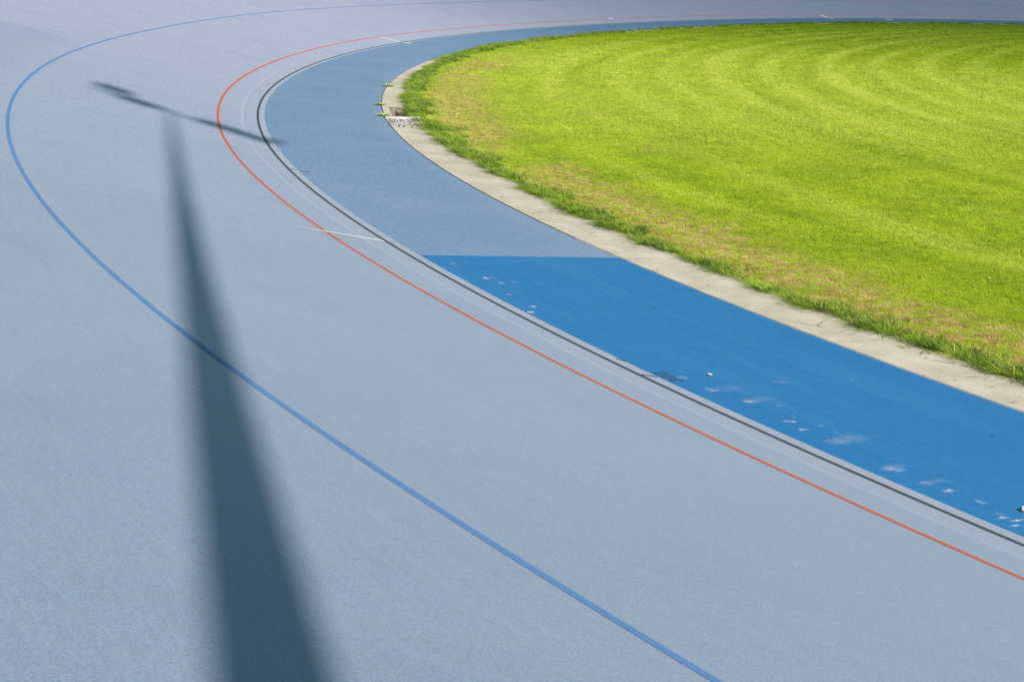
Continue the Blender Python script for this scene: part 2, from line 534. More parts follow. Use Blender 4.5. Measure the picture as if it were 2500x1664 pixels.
outer('track_rim', [(0, -0.3, 0), (0.0, 0.02, 0), (0.02, 0.03, 0), (0.45, 0.03, 0), (0.47, 0.02, 0), (0.47, -0.3, 0)],
      mat_plain('rim_concrete', (0.36, 0.35, 0.32), 0.9, 0.2))
outer('embankment', [(0.46, -0.08, 0), (1.6, -0.25, 0), (5.5, -0.35, 1)], M_SOIL)

# kerb: a raised strip of concrete with a drain opening left in it
PIT0, PIT1, PD0, PD1 = 9.35, 11.25, -2.88, -2.41
Z_K = 0.012
def edge_d(s):
    """where the grass stops, as distance from the datum line"""
    return np.interp(s, [-80, -28, -14, -7, 0, 8, 13, 15.5, 18, 34, 45], [-2.20, -2.24, -2.42, -2.58, -2.72, -2.86, -2.86, -2.92, -2.98, -2.99, -2.99])


def kerb_in(s):
    e = min(float(edge_d(s))-0.03, D_KERB-0.05)
    return min(e, -2.9) if 9 < s < 13.2 else e


def kerb(name):
    A = np.unique(np.r_[np.arange(-125, 72.01, 0.5), PIT0, PIT1])
    V, F, SDv = [], [], []
    zt = D_KERB*SL+Z_K
    for a in A:
        ein = kerb_in(a)
        DDs = [D_KERB, max(PD1, ein+.02), max(PD0, ein+.01), ein]
        for k, dd in enumerate(DDs):
            P = surf(a, dd); P[2] = zt-0.02*(D_KERB-dd)
            V.append(P); SDv.append((a, dd, 0))
        for dd in (D_KERB, ein):
            P = surf(a, dd); P[2] = zt-0.28
            V.append(P); SDv.append((a, dd, 0))
    m = 6
    for i in range(len(A)-1):
        b = i*m; c = b+m
        pit = PIT0-1e-6 <= A[i] < PIT1-1e-6
        for k in range(3):
            if pit and k == 1: continue
            F.append((b+k, c+k, c+k+1, b+k+1))
        F.append((b+4, c+4, c, b)); F.append((b+3, c+3, c+5, b+5))
    return tag(mesh_obj(name, V, F, M_CON, None, False, {'sd': SDv}), kind='structure')


kerb('kerb')

# thin open joint between kerb and blue band
M_JOINT = mat_plain('joint_dirt', (0.10, 0.095, 0.08), 0.95, 0.1, 0.4, 60)
o = strip('kerb_joint', np.arange(-14, 13.1, 0.25), [D_KERB-0.002, D_KERB+0.020], M_JOINT, 0.003)
tag(o, kind='structure')
o = strip('kerb_joint', np.arange(13, 24.1, 0.25), [D_KERB-0.002, D_KERB+0.008], M_JOINT, 0.003)
tag(o, kind='structure')

# ground sheet: lawn inside, rough grass outside, one sheet to the horizon
gx = np.unique(np.r_[np.arange(-3.5, -1.0, 0.08), -1500, -600, -250, -120, -70, np.arange(-40, 75, 1.0), 90, 130, 250, 600, 1500])
gy = np.unique(np.r_[np.arange(27.5, 32.5, 0.1), -1500, -600, -250, -120, -60, np.arange(-30, 115, 1.0), 130, 170, 250, 600, 1500])
GX, GY = np.meshgrid(gx, gy, indexing='ij')
P2 = np.stack([GX.ravel(), GY.ravel()], -1)
gs, gd = nearest(P2)
Z_G = D_KERB*SL-0.045
V = np.c_[P2, np.full(len(P2), Z_G)]
n, m = GX.shape
i = np.arange(n-1)[:, None]*m+np.arange(m-1)
F = np.stack([i, i+m, i+m+1, i+1], -1).reshape(-1, 4)
fs, fd = gs[F].mean(1), gd[F].mean(1)
F = F[~((fs > 9.25) & (fs < 11.35) & (fd > -2.92) & (fd < -2.34))]
o = mesh_obj('ground', V, F, M_SOIL, None, False, {'sd': np.c_[gs, gd, gd*0]})
tag(o, kind='structure')

# unseen cloudlet, added behind the camera to dim the sun over the far bend
def shade_cloud():
    import bmesh
    c = Vector((30.0, 135.0, 0.0))-SD*1250.0
    me = bpy.data.meshes.new('shade_cloud')
    bm = bmesh.new()
    bmesh.ops.create_icosphere(bm, subdivisions=5, radius=1.0)
    r = np.random.default_rng(5)
    ph = r.uniform(0, 6.28, (5, 2))
    for v in bm.verts:
        q = v.co.normalized()
        a = math.atan2(q.y, q.x); rad = math.acos(max(-1, min(1, abs(q.z))))/(math.pi/2)
        wob = 1+0.05*sum(math.sin((k+2)*a+ph[k][0])/(k+1) for k in range(5))
        lump = 1+0.12*math.sin(5*q.x+ph[0][1])*math.sin(6*q.y+ph[1][1])
        v.co = Vector((math.cos(a)*rad*85*wob, math.sin(a)*rad*85*wob, math.copysign(12*(1-rad**2)*lump, q.z)))
    bm.to_mesh(me); bm.free()
    N = NT('shade_cloud_volume')
    vol = N.n('ShaderNodeVolumePrincipled'); vol.inputs['Density'].default_value = CLD
    vol.inputs['Color'].default_value = (1, 1, 1, 1)
    N.l(vol.outputs[0], N.out.inputs['Volume']); N.t.nodes.remove(N.b)
    me.materials.append(N.m)
    o = bpy.data.objects.new('shade_cloud', me); COL.objects.link(o); o.location = c
    tag(o, 'thin white cloudlet added high up out of view to dim the far bend', kind='stuff')


CLD = 0.040
shade_cloud()

# ------------------------------------------------------------------ painted marks on the track
def sheet_path(name, pts, wd, mat, lift=0.004, parent=None):
    """ribbon along (s,d) points"""
    pts = np.asarray(pts, float)
    t = np.gradient(pts, axis=0); t /= np.linalg.norm(t, axis=1)[:, None]
    nn = np.c_[-t[:, 1], t[:, 0]]
    ws = np.broadcast_to(wd, (len(pts),))[:, None]/2
    L, R = pts+nn*ws, pts-nn*ws
    V = np.concatenate([surf(L[:, 0], L[:, 1], lift), surf(R[:, 0], R[:, 1], lift)])
    k = len(pts)
    F = [(a, a+1, a+1+k, a+k) for a in range(k-1)]
    sd = np.r_[np.c_[L, np.zeros(k)], np.c_[R, np.zeros(k)]]
    return mesh_obj(name, V, F, mat, parent, False, {'sd': sd})


for pts, wd in (
        ([(24.44, 0.03), (24.46, 0.2), (24.5, 0.42), (24.52, 0.63), (24.55, 0.84), (24.56, 0.98)], [.075, .068, .06, .05, .036, .008]),
        ([(-10.37, 0.645), (-10.5, 0.35), (-10.6, 0.03)], .11), ([(-10.62, -0.04), (-10.58, -0.2), (-10.55, -0.33)], [.08, .18, .24]),
        ([(-54.0, 0.62), (-53.9, 0.1), (-53.8, -0.4)], .22), ([(-58.62, -0.324), (-58.4, -0.9)], .34),
        ([(-33.2, 0.72), (-33.2, 0.62)], .5)):
    tag(sheet_path('white_mark', pts, wd, M_WHT), kind='structure')
for pts, wd in (([(29.78, -0.02), (29.82, -0.06), (29.86, -0.11)], .018), ([(24.46, -0.02), (24.49, -0.085)], .012),
                ([(19.12, -0.02), (19.21, -0.10)], .02), ([(8.30, -0.02), (8.32, -0.11)], .02)):
    tag(sheet_path('black_tick', pts, wd, M_BLK), kind='structure')


def digits(name, txt, s0, d0, hgt, wid, gap, stroke, alpha=1.0):
    """small stencilled number read from the infield: it runs towards -s, tops towards +d"""
    V, F, SDv = [], [], []
    def ribbon(path):
        path = np.asarray(path, float)
        closed = np.allclose(path[0], path[-1])
        t = np.gradient(path, axis=0)
        if closed: t[0] = t[-1] = path[1]-path[-2]
        t /= np.linalg.norm(t, axis=1)[:, None]+1e-9
        nn = np.c_[-t[:, 1], t[:, 0]]*stroke/2
        for q, r in zip(path+nn, path-nn):
            for z in (q, r):
                V.append(surf(z[0], z[1], 0.003)); SDv.append((z[0], z[1], 0))
        k = len(path); b = len(V)-2*k
        for a in range(k-1): F.append((b+2*a, b+2*a+1, b+2*a+3, b+2*a+2))
    for i, ch in enumerate(txt):
        cx = s0-i*(wid+gap)
        if ch == '0':
            a = np.linspace(0, 2*np.pi, 29)
            x = np.sign(np.cos(a))*abs(np.cos(a))**.7*wid/2
            y = np.sign(np.sin(a))*abs(np.sin(a))**.8*hgt/2
        else:
            a1 = np.radians(np.linspace(150, -80, 12)); a2 = np.radians(np.linspace(80, -150, 12))
            x = np.r_[np.cos(a1), np.cos(a2)]*wid/2; y = np.r_[np.sin(a1)*hgt/4+hgt/4, np.sin(a2)*hgt/4-hgt/4]
        ribbon(np.c_[cx-x-y*0.12, d0+y])
    return tag(mesh_obj(name, V, F, M_BLK, None, False, {'sd': SDv}), kind='structure')


digits('distance_number', '300', 29.975, -0.19, 0.088, 0.055, 0.045, 0.0145)
for s0, dA, dB, wv in ((29.36, -0.09, -0.12, .02), (8.38, -0.19, -0.29, .05), (19.31, -0.14, -0.25, .05)):
    th = np.linspace(0, 1, 7)
    tag(sheet_path('worn_number', np.c_[s0-0.05+0.1*th, dA+(dB-dA)*th+0.012*np.sin(th*9)], wv*0.6, M_BLK), kind='structure')

# forked crack across one slab of the kerb
M_CRACK = mat_plain('crack_dirt', (0.085, 0.07, 0.045), 0.95, 0.1, 0.3, 60)
for path, wd in (([(28.16, -2.33), (28.30, -2.42), (28.45, -2.47), (28.49, -2.53), (28.42, -2.62), (28.34, -2.70), (28.30, -2.78)], [.002, .004, .007, .011, .008, .005, .003]),
                 ([(28.49, -2.53), (28.55, -2.54), (28.59, -2.57)], [.012, .008, .003])):
    V = []
    pts = np.array(path); tt = np.gradient(pts, axis=0); tt /= np.linalg.norm(tt, axis=1)[:, None]
    nn = np.c_[-tt[:, 1], tt[:, 0]]*np.array(wd)[:, None]/2
    for q, m_ in zip(pts, nn):
        for sg in (1, -1):
            P = surf(*(q+sg*m_)); P[2] = D_KERB*SL+0.012-0.02*(D_KERB-q[1])+0.003; V.append(P)
    F = [(2*a, 2*a+1, 2*a+3, 2*a+2) for a in range(len(pts)-1)]
    tag(mesh_obj('crack', V, F, M_CRACK), kind='structure')

# chalk bursts and scuffs on the fresh blue paint
def mat_chalk():
    N = NT('chalk_dust')
    v, s, r = N.sd()
    pos = N.pos()
    n1 = N.noise(pos, 38.0, 5.0, 0.75)
    n2 = N.noise(pos, 110.0, 4.0, 0.7)
    fall = N.ramp(r, 0.1, 1.0, 1.0, 0.0)
    a = N.math('MULTIPLY', fall, N.ramp(n1, 0.32, 0.70))
    a = N.math('MULTIPLY', a, N.ramp(n2, 0.25, 0.6, 0.35, 1.0))
    a = N.math('MULTIPLY', N.math('MULTIPLY', a, s), 0.8, clamp=True)
    tr = N.n('ShaderNodeBsdfTransparent'); mx = N.n('ShaderNodeMixShader')
    N.b.inputs['Base Color'].default_value = (0.56, 0.66, 0.80, 1)
    N.b.inputs['Roughness'].default_value = 0.9
    N.l(a, mx.inputs[0]); N.l(tr.outputs[0], mx.inputs[1]); N.l(N.b.outputs[0], mx.inputs[2])
    N.l(mx.outputs[0], N.out.inputs[0])
    return N.m


def chalk():
    V, F, A = [], [], []
    # (s, d, half length along s, half width along d, strength, stretch direction)
    K = [(30.59, -.386, .055, .065, 1.1), (30.56, -.50, .07, .14, .25), (30.26, -.311, .06, .06, 1.0), (30.26, -.45, .08, .16, .22),
         (30.73, -.532, .03, .03, .5), (31.08, -.342, .03, .06, 1.2), (31.10, -.37, .02, .018, 1.8), (30.99, -.449, .022, .02, .8),
         (31.27, -.308, .03, .045, 1.3), (31.22, -.5, .016, .03, .7), (31.36, -.503, .012, .014, .7),
         (31.56, -.36, .07, .11, .8), (31.52, -.50, .09, .17, .35), (32.13, -.296, .06, .09, .95), (32.08, -.38, .06, .07, .3),
         (32.41, -.29, .042, .055, 1.2), (32.40, -.40, .05, .12, .3), (32.57, -.309, .035, .045, 1.2), (32.56, -.335, .025, .025, 2.2),
         (32.79, -.348, .045, .03, .9), (33.04, -.255, .02, .05, 1.8), (33.10, -.30, .018, .06, 2.2), (33.16, -.215, .014, .05, 2.0),
         (32.98, -.285, .03, .025, 1.0), (30.21, -1.595, .015, .02, .9), (26.29, -.353, .05, .035, 1.8), (26.27, -.42, .05, .09, .4),
         (26.51, -.415, .06, .03, .8), (26.47, -.567, .05, .03, .6), (27.03, -.271, .05, .03, .9), (27.51, -.284, .05, .04, 1.3),
         (29.91, -.29, .06, .05, .75), (30.16, -.975, .05, .08, .3), (25.6, -.30, .06, .05, .5)]
    nseg = 20
    rg = np.random.default_rng(3)
    for (s0, d0, hs, hd, st) in K:
        b = len(V)
        V.append(surf(s0, d0, 0.004)); A.append((st, 0, 0))
        for i in range(nseg):
            a = 2*np.pi*i/nseg; q = rg.uniform(.75, 1.25)
            V.append(surf(s0+hs*1.25*q*np.cos(a), d0+hd*1.25*q*np.sin(a), 0.004)); A.append((st, 1, 0))
        for i in range(nseg):
            F.append((b, b+1+i, b+1+(i+1) % nseg))
    o = mesh_obj('chalk_marks', V, F, mat_chalk(), None, False, {'sd': A})
    tag(o, 'pale chalky scuffs and dust bursts on the bright blue band', kind='stuff')


chalk()

# ------------------------------------------------------------------ drain in the kerb
def box(V, F, lo, hi):
    b = len(V)
    for x in (lo[0], hi[0]):
        for y in (lo[1], hi[1]):
            for z in (lo[2], hi[2]): V.append((x, y, z))
    for f in ((0, 1, 3, 2), (4, 6, 7, 5), (0, 4, 5, 1), (2, 3, 7, 6), (0, 2, 6, 4), (1, 5, 7, 3)):
        F.append(tuple(b+k for k in f))


def empty(name, loc, rz=0.0):
    o = bpy.data.objects.new(name, None); COL.objects.link(o)
    o.location = loc; o.rotation_euler = (0, 0, rz); o.empty_display_size = 0.1
    return o


def sd_box(name, s0, s1, d0, d1, z0, z1, mat, parent=None, n=4):
    """box following the kerb between s0..s1, d0..d1 and heights z0..z1, in world space"""
    V, F = [], []
    A = np.linspace(s0, s1, n+1)
    inv = parent.matrix_basis.inverted() if parent else Matrix()
    for a in A:
        for dd, z in ((d0, z0), (d0, z1), (d1, z1), (d1, z0)):
            P = surf(a, dd); V.append(tuple(inv @ Vector((P[0], P[1], z))))
    for i in range(n):
        b = 4*i
        for k in range(4): F.append((b+k, b+(k+1) % 4, b+4+(k+1) % 4, b+4+k))
    F.append((0, 3, 2, 1)); F.append((4*n, 4*n+1, 4*n+2, 4*n+3))
    o = mesh_obj(name, V, F, mat, parent)
    if parent is not None:
        pass
    return o


zt = D_KERB*SL+Z_K
M_PIT = mat_plain('pit_concrete', (0.20, 0.18, 0.135), 0.95, 0.1, 0.3, 14)  # concrete colour darkened to stand in for the shade inside the pit
P = surf(10.3, -2.6)
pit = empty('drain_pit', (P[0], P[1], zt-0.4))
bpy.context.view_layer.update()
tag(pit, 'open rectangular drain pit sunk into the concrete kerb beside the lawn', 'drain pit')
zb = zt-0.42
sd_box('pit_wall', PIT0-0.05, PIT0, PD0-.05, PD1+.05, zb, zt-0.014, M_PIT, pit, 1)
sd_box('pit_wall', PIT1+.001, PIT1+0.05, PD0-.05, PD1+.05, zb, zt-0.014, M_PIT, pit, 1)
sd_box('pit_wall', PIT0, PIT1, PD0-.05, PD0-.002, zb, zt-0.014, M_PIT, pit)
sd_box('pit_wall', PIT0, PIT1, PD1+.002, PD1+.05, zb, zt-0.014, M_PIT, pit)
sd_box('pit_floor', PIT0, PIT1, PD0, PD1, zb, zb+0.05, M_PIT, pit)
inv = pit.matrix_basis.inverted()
V = []  # dark triangular wedge standing in for the shadow on the far wall
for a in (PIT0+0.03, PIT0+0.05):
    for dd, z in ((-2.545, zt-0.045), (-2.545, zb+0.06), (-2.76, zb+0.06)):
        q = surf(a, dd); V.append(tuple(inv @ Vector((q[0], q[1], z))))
mesh_obj('pit_shadow', V, [(0, 1, 2), (3, 5, 4), (0, 3, 4, 1), (1, 4, 5, 2), (2, 5, 3, 0)], mat_plain('pit_shadow_dark', (0.06, 0.05, 0.03), 0.95, 0.1, 0.3, 14), pit)

M_WB = mat_plain('pale_board', (0.56, 0.53, 0.50), 0.8, 0.2, 0.25, 8)
P = surf(11.5, -2.5)
brd = empty('edge_board', (P[0], P[1], zt)); bpy.context.view_layer.update()
tag(brd, 'bleached white board laid across the kerb between the open pit and the gravel', 'board')
sd_box('plank', 11.30, 11.56, -2.90, -2.27, zt-0.006, zt+0.022, M_WB, brd, 2)
sd_box('knot', 11.54, 11.565, -2.33, -2.31, zt+0.004, zt+0.018, mat_plain('knot_dark', (0.10, 0.08, 0.06)), brd, 1)


def gravel():
    import bmesh
    r = np.random.default_rng(12)
    bm = bmesh.new()
    mats = [mat_plain('gravel_pale', (0.38, 0.36, 0.32), 0.9, 0.2, 0.2, 40), mat_plain('gravel_dark', (0.10, 0.10, 0.10), 0.9, 0.2, 0.3, 40),
            mat_plain('gravel_grey', (0.27, 0.27, 0.28), 0.9, 0.2, 0.2, 40)]
    for _ in range(620):
        a = r.uniform(11.62, 12.92); dd = r.uniform(-2.90, -2.29); q = surf(a, dd)
        k = r.uniform(.010, .026)
        mt = Matrix.Translation((q[0], q[1], zt-0.02*(D_KERB-dd)+k*0.3)) @ Matrix.Rotation(r.uniform(0, 6.28), 4, 'Z') @ Matrix.Diagonal((k*r.uniform(.8, 1.5), k, k*r.uniform(.5, 1.0), 1))
        res = bmesh.ops.create_icosphere(bm, subdivisions=1, radius=1.0, matrix=mt)
        mi = int(r.choice(3, p=[.38, .34, .28]))
        for v in res['verts']:
            for f in v.link_faces: f.material_index = mi
    me = bpy.data.meshes.new('gravel'); bm.to_mesh(me); bm.free()
    for m in mats: me.materials.append(m)
    o = bpy.data.objects.new('gravel', me); COL.objects.link(o)
    tag(o, 'speckled grey gravel filling a channel across the kerb beside the pale board', kind='stuff')


gravel()

# ------------------------------------------------------------------ floodlight mast behind the camera (it throws the long shadow)
def tube(name, p, q, r0, r1, mat, parent, n=20):
    p, q = Vector(p), Vector(q); z = (q-p).normalized()
    x = z.orthogonal().normalized(); y = z.cross(x)
    V, F = [], []
    for c, r in ((p, r0), (q, r1)):
        for i in range(n):
            a = 2*math.pi*i/n; V.append(c+x*(r*math.cos(a))+y*(r*math.sin(a)))
    for i in range(n): F.append((i, (i+1) % n, n+(i+1) % n, n+i))
    F.append(tuple(range(n))[::-1]); F.append(tuple(range(n, 2*n)))
    return mesh_obj(name, V, F, mat, parent)


M_STEEL = mat_plain('galvanised_steel', (0.42, 0.43, 0.44), 0.45, 0.5, 0.12, 3)
tanE = math.tan(SUN_EL)
BACK = 9.0                                     # mast foot this far behind the camera along the shadow
foot = Vector((0.297, 0.0))-SHADOW_DIR*BACK
T = Vector((-5.47, 24.75, 0.31))               # where the shadow of the mast head falls
HM = (Vector((T.x, T.y))-foot).length*tanE+T.z
mast = empty('floodlight_mast', (foot.x, foot.y, Z_G))
tag(mast, 'tall steel floodlight mast with a lamp bar, throwing the long soft shadow over the track', 'floodlight')


def head(x, y, z):
    """point of the lamp bar whose shadow falls on (x, y, z)"""
    k = (HM-z)/tanE
    return Vector((x-SHADOW_DIR.x*k-foot.x, y-SHADOW_DIR.y*k-foot.y, HM-Z_G))


tube('pole', (0, 0, 0), (0, 0, HM-Z_G+0.1), 0.265, 0.03, M_STEEL, mast)
pl = head(-6.80, 25.09, .58); pr = head(-3.62, 23.5, 0.0)
tube('crossarm', pl, pr, 0.05, 0.05, M_STEEL, mast)
ax = (pr-pl).normalized(); axn = Vector((-ax.y, ax.x, 0))


def lamp(c, wdt, up):
    V, F = [], []
    box(V, F, (-wdt/2, -0.11, -0.15), (wdt/2, 0.11, 0.15))
    V = [c+ax*v[0]+axn*v[1]+Vector((0, 0, v[2]+up)) for v in V]
    return mesh_obj('lamp_housing', V, F, M_STEEL, mast)


lamp(head(-6.53, 25.45, .53), 0.70, 0.12)
lamp(head(-5.98, 24.80, .415), 0.85, -0.06)
lamp(head(-4.55, 24.17, .14), 0.95, 0.0)
lamp(head(-3.98, 23.83, .03), 0.80, 0.0)


# ------------------------------------------------------------------ grass
def blade_mesh(name, n, rad, h0, h1, w0, lean, curl, seed, mat, bias=(0, 0), segs=2):
    r = np.random.default_rng(seed)
    V, F = [], []
    for _ in range(n):
        a = r.uniform(0, 2*np.pi); rr = rad*math.sqrt(r.uniform())
        bx, by = rr*math.cos(a), rr*math.sin(a)
        h = r.uniform(h0, h1)
        la = r.uniform(0, 2*np.pi); ln = abs(r.normal(0, lean))
        lx, ly = math.cos(la)*ln+bias[0]*r.uniform(.2, 1), math.sin(la)*ln+bias[1]*r.uniform(.2, 1)
        fa = r.uniform(0, np.pi); fx, fy = math.cos(fa)*w0/2, math.sin(fa)*w0/2
        b = len(V)
        for k in range(segs):
            t = k/segs; wk = 1-0.35*t
            cx, cy = bx+lx*h*(t+curl*t*t), by+ly*h*(t+curl*t*t); z = h*(t-0.35*curl*t*t*math.hypot(lx, ly))
            V += [(cx-fx*wk, cy-fy*wk, z), (cx+fx*wk, cy+fy*wk, z)]
        t = 1
        V.append((bx+lx*h*(1+curl), by+ly*h*(1+curl), max(0.004, h*(1-0.5*curl*math.hypot(lx, ly)))))
        for k in range(segs-1): F.append((b+2*k, b+2*k+1, b+2*k+3, b+2*k+2))
        F.append((b+2*segs-2, b+2*segs-1, b+2*segs))
    me = bpy.data.meshes.new(name); me.from_pydata(V, [], F); me.materials.append(mat)
    return bpy.data.objects.new(name, me)


def scatter(name, P, rot, scl, sdp, protos, mat, label):
    me = bpy.data.meshes.new(name)
    me.vertices.add(len(P)); me.vertices.foreach_set('co', np.asarray(P, np.float32).ravel())
    scl = np.asarray(scl, float)
    scl3 = np.stack([scl, scl, np.minimum(scl, scl**0.45)], -1)
    for k, a, ty in (('rot', rot, 'FLOAT_VECTOR'), ('sdp', sdp, 'FLOAT_VECTOR'), ('scl', scl3, 'FLOAT_VECTOR')):
        at = me.attributes.new(k, ty, 'POINT'); at.data.foreach_set('vector', np.asarray(a, np.float32).ravel())
    pick = rng.integers(0, len(protos), len(P))
    at = me.attributes.new('pick', 'INT', 'POINT'); at.data.foreach_set('value', pick.astype(np.int32))
    me.update()
    o = bpy.data.objects.new(name, me); COL.objects.link(o)
    me.materials.append(mat)
    coll = bpy.data.collections.new(name+'_tufts')
    for q in protos: coll.objects.link(q)
    g = bpy.data.node_groups.new(name, 'GeometryNodeTree')
    g.interface.new_socket('Geometry', in_out='INPUT', socket_type='NodeSocketGeometry')
    g.interface.new_socket('Geometry', in_out='OUTPUT', socket_type='NodeSocketGeometry')
    gi = g.nodes.new('NodeGroupInput'); go = g.nodes.new('NodeGroupOutput')
    mp = g.nodes.new('GeometryNodeMeshToPoints')
    ip = g.nodes.new('GeometryNodeInstanceOnPoints')
    ci = g.nodes.new('GeometryNodeCollectionInfo'); ci.inputs[0].default_value = coll
    ci.inputs['Separate Children'].default_value = True
    ip.inputs['Pick Instance'].default_value = True
    def named(n_, ty):
        x = g.nodes.new('GeometryNodeInputNamedAttribute'); x.data_type = ty; x.inputs[0].default_value = n_
        return x.outputs[0]
    L = g.links.new
    L(gi.outputs[0], mp.inputs[0]); L(mp.outputs[0], ip.inputs['Points']); L(ci.outputs[0], ip.inputs['Instance'])
    L(named('pick', 'INT'), ip.inputs['Instance Index'])
    L(named('rot', 'FLOAT_VECTOR'), ip.inputs['Rotation'])
    L(named('scl', 'FLOAT_VECTOR'), ip.inputs['Scale'])
    L(ip.outputs[0], go.inputs[0])
    md = o.modifiers.new('scatter', 'NODES'); md.node_group = g
    return tag(o, label, kind='stuff')


def vnoise(P, scale, seed=0):
    """cheap smooth value noise on the plan"""
    r = np.random.default_rng(seed).uniform(size=(64, 64))
    q = P[:, :2]*scale+1000
    i = np.floor(q).astype(int); f = q-i; f = f*f*(3-2*f)
    a = r[i[:, 0] % 64, i[:, 1] % 64]; b = r[(i[:, 0]+1) % 64, i[:, 1] % 64]
    c = r[i[:, 0] % 64, (i[:, 1]+1) % 64]; e = r[(i[:, 0]+1) % 64, (i[:, 1]+1) % 64]
    return (a*(1-f[:, 0])+b*f[:, 0])*(1-f[:, 1])+(c*(1-f[:, 0])+e*f[:, 0])*f[:, 1]


LAWN = []
# rings of distance from the camera: near rings carry more, smaller tufts
for (r0, r1, dens, sc) in ((6, 12, 1100, 0.75), (12, 18, 800, 0.88), (18, 27, 480, 1.1), (27, 40, 240, 1.5), (40, 62, 100, 2.2), (62, 100, 38, 3.5)):
    a0, a1 = math.radians(-12), math.radians(33)   # to the right of straight ahead
    area = (r1**2-r0**2)/2*(a1-a0)
    k = int(area*dens)
    r = np.sqrt(rng.uniform(r0**2, r1**2, k)); a = rng.uniform(a0, a1, k)
    Q = np.c_[r*np.sin(a), r*np.cos(a)]
    s_, d_ = nearest(Q)
    wob = (vnoise(Q, 2.2, 5)-.5)*0.16+(vnoise(Q, 7.0, 6)-.5)*0.07
    keep = (d_ < edge_d(s_)+wob-0.02) & (s_ < 60) & (s_ > -120)
    LAWN.append(np.c_[Q[keep], s_[keep], d_[keep], np.full(keep.sum(), sc)])
LAWN = np.concatenate(LAWN)
n = len(LAWN)
dryness = (LAWN[:, 3] > -4.4) & (LAWN[:, 3] < -3.3)
P = np.c_[LAWN[:, :2], np.full(n, Z_G)]
scl = LAWN[:, 4]*rng.uniform(0.7, 1.25, n)*(0.8+0.4*vnoise(P, 0.8, 2))
scl = np.where(dryness, scl*0.85, scl)
protos = [blade_mesh('lawn_tuft', 30, 0.045, 0.016, 0.036, 0.0040, 0.65, 0.5, 10+i, M_LAWN) for i in range(6)]
scatter('lawn', P, np.c_[rng.normal(0, .1, n), rng.normal(0, .1, n), rng.uniform(0, 6.28, n)], scl,
        np.c_[LAWN[:, 2:4], rng.uniform(size=n)], protos, M_LAWN, 'sunlit yellow green mown lawn filling the inside of the bend')

# long fringe along the kerb
s_ = np.concatenate([rng.uniform(-14, 38, 24000), rng.uniform(-75, -14, 9000)])
clump = vnoise(np.c_[s_*1.0, s_*0], 2.3, 9)
clump2 = vnoise(np.c_[s_*1.0, s_*0], 0.8, 19)
wid = np.interp(s_, [-14, 0, 10, 17, 26, 38], [0.20, 0.26, 0.30, 0.34, 0.22, 0.22])*(0.4+1.3*clump)+0.35*np.exp(-((s_-13.2)/1.1)**2)
off = rng.uniform(0, 1, len(s_))**1.4*wid
ok = rng.uniform(size=len(s_)) < (0.28+1.2*clump)*(0.55+0.8*clump2)
wobs = (vnoise(np.c_[s_*1.0, s_*0], 3.1, 29)-.5)*0.10+(vnoise(np.c_[s_*1.0, s_*0], 11.0, 31)-.5)*0.07
s_, off, clump, wobs = s_[ok], off[ok], clump[ok], wobs[ok]
d_ = edge_d(s_)+wobs-off+0.03
Q = surf(s_, d_); n = len(Q); Q[:, 2] = Z_G
back = rng.uniform(size=n) < 0.10
d_ = np.where(back, d_-rng.uniform(0, 0.6, n)**1.5, d_)
Q = surf(s_, d_); Q[:, 2] = Z_G
stray = (rng.uniform(size=n) < 0.05) & ~back
Q[stray] = surf(s_[stray], d_[stray]+rng.uniform(0.02, 0.07, stray.sum())); Q[:, 2] = Z_G
h = np.interp(s_, S, HD)
yaw = np.arctan2(-np.cos(h), np.sin(h))+rng.normal(0, 0.7, n)
protos = [blade_mesh('border_tuft', 16, 0.05, 0.035, 0.125, 0.0048, 0.50, 0.8, 40+i, M_EDGE, (0.75, 0), 4) for i in range(6)]
farf = np.where(s_ < -5, 1.35, 1.0)
scatter('long_grass', Q, np.c_[rng.normal(0, .12, n), rng.normal(0, .12, n), yaw],
        rng.uniform(0.4, 1.35, n)*(0.68+0.75*clump)*farf*np.where(back, 0.6, 1.0)*np.clip(1.15-1.2*off, 0.6, 1.2), np.c_[s_, d_, rng.uniform(size=n)], protos, M_EDGE,
        'uncut darker green fringe of long grass spilling over the concrete kerb')

# ------------------------------------------------------------------ small things lying about
M_LEAF = mat_plain('weed_leaf', (0.36, 0.46, 0.08), 0.6, 0.3, 0.4, 60)
def weed(s, d, size, label, seed, loc_lift=0.0):
    P = surf(s, d); e = empty('weed', (P[0], P[1], P[2]+loc_lift)); tag(e, label, 'weed', 'weeds in the joint beside the kerb')
    r = np.random.default_rng(seed)
    for part, k, ln, ww in (('leaves', 26, size, 0.014), ('stems', 8, size*1.25, 0.004)):
        V, F = [], []
        for i in range(k):
            a = r.uniform(0, 6.28); L = ln*r.uniform(.5, 1); up = r.uniform(.05, .8)
            ca, sa = math.cos(a), math.sin(a)*0.7
            b = len(V)
            for t in (0, .33, .66, 1):
                wv = ww*(0.5+2.2*t*(1-t)*1.6)*(0.05 if t == 1 else 1)
                x, y, z = ca*L*t, sa*L*t, L*up*t*(1-.55*t)+.004
                V += [(x-sa*wv, y+ca*wv, z), (x+sa*wv, y-ca*wv, z)]
            for q in range(3): F.append((b+2*q, b+2*q+1, b+2*q+3, b+2*q+2))
        mesh_obj(part, V, F, M_LEAF, e)


weed(4.46, -2.27, 0.26, 'largest green weed, sprawling onto the pale kerb well beyond the open pit', 1)
weed(8.9, -2.27, 0.19, 'small green weed in the kerb joint level with the far end of the open pit', 2)
weed(11.05, -2.26, 0.25, 'green weed in the kerb joint at the end of the bleached white board', 3)


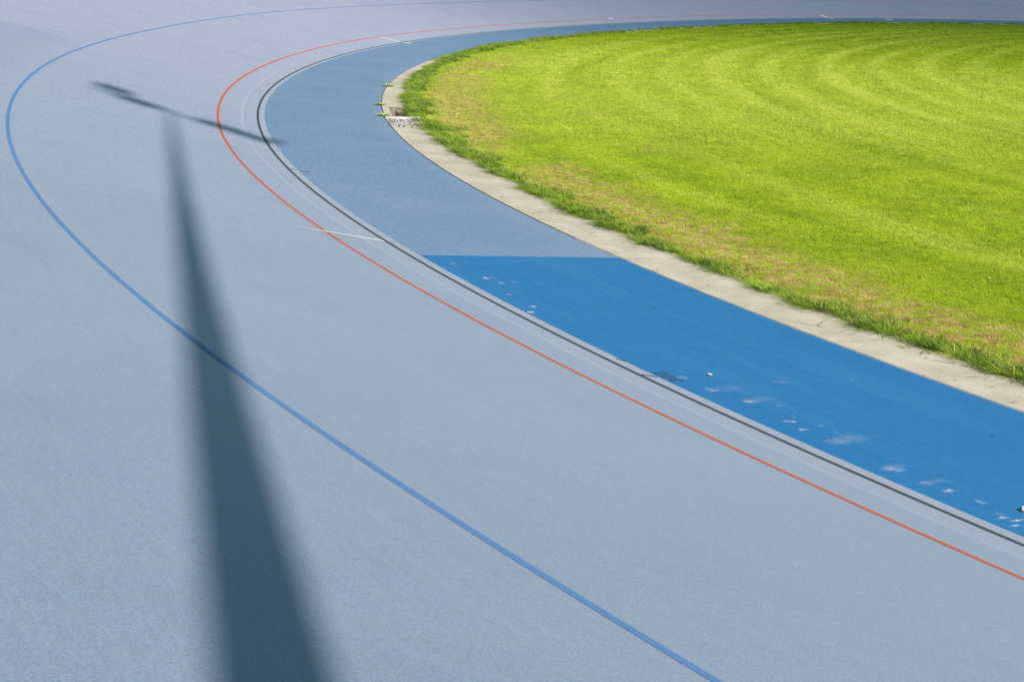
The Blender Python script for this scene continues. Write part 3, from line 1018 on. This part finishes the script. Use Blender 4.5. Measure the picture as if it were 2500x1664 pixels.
def leaf(name, s, d, L, Wd, rot, col, label, cat, curl=0.3, z=None, stalk=0.0, grp='dead leaves dropped on the track and kerb'):
    P = surf(s, d)
    if z is None: z = P[2]+0.004
    e = empty(name, (P[0], P[1], z), rot)
    tag(e, label, cat, grp)
    V, F = [], []
    k = 9; m = 5
    for i in range(k):
        t = i/(k-1); wv = Wd*math.sin(math.pi*min(1, t*1.02))**.7+0.0006
        for j in range(m):
            u = j/(m-1)*2-1
            V.append((L*(t-.5), wv/2*u, 0.001+curl*Wd*u*u+curl*L*0.35*(2*t-1)**2*(1 if t > .5 else .6)))
    for i in range(k-1):
        for j in range(m-1):
            b = i*m+j; F.append((b, b+1, b+m+1, b+m))
    mesh_obj('leaf_blade', V, F, mat_plain(name+'_dry', col, 0.7, 0.3, 0.3, 90), e, True)
    if stalk:
        tube('stalk', (-L/2, 0, 0.002), (-L/2-stalk, stalk*0.2, 0.012), 0.0015, 0.001, mat_plain('dry_stalk', (0.10, 0.08, 0.05)), e, 6)
    return e


leaf('leaf', 27.76, -0.14, 0.058, 0.022, 0.0, (0.60, 0.52, 0.34), 'pale straw coloured oval leaf on the bright blue band beside the grey strip', 'leaf')
leaf('leaf', 29.90, -0.53, 0.034, 0.026, -0.4, (0.50, 0.45, 0.38), 'small curled beige leaf with a thin stalk, beside the number 300 on bright blue', 'leaf', 0.5, None, 0.06)
leaf('leaf', 33.0, -0.47, 0.050, 0.036, 0.5, (0.42, 0.36, 0.25), 'crumpled brown leaf beside the white splash at the right edge', 'leaf', 0.7)
leaf('leaf', 27.63, -1.39, 0.045, 0.012, -0.5, (0.06, 0.06, 0.05), 'thin dark leaf in the middle of the bright blue band below the joint', 'leaf', 0.2)
leaf('leaf', 31.72, -1.546, 0.030, 0.010, -0.1, (0.05, 0.05, 0.05), 'tiny dark leaf in the middle of the bright blue band at the right', 'leaf', 0.2)
leaf('leaf', 31.83, 3.981, 0.024, 0.008, -0.5, (0.55, 0.52, 0.42), 'small pale curled leaf inside the long dark shadow', 'leaf', 0.6)
leaf('leaf', 29.42, -2.736, 0.040, 0.016, 0.2, (0.40, 0.36, 0.10), 'yellowish leaf scrap lying on the pale kerb', 'leaf', 0.4, zt, 0.05)
leaf('leaf', 30.42, -2.411, 0.022, 0.006, -0.5, (0.10, 0.07, 0.04), 'dark brown husk lying on the pale kerb edge', 'leaf', 0.3, zt+0.001)
leaf('leaf', 3.3, -2.62, 0.07, 0.04, 0.5, (0.16, 0.13, 0.07), 'brown leaf on the pale kerb beyond the open pit', 'leaf', 0.4, zt)
leaf('petal', 26.45, -5.272, 0.028, 0.022, 0.5, (0.50, 0.42, 0.05), 'yellow petal in the lawn, the lower of the two', 'petal', 0.5, Z_G+0.028, 0, 'yellow petals on the lawn')
leaf('petal', 27.05, -5.592, 0.035, 0.028, 0.2, (0.45, 0.52, 0.12), 'pale yellow green petal in the lawn, the one nearer the right edge', 'petal', 0.5, Z_G+0.028, 0, 'yellow petals on the lawn')
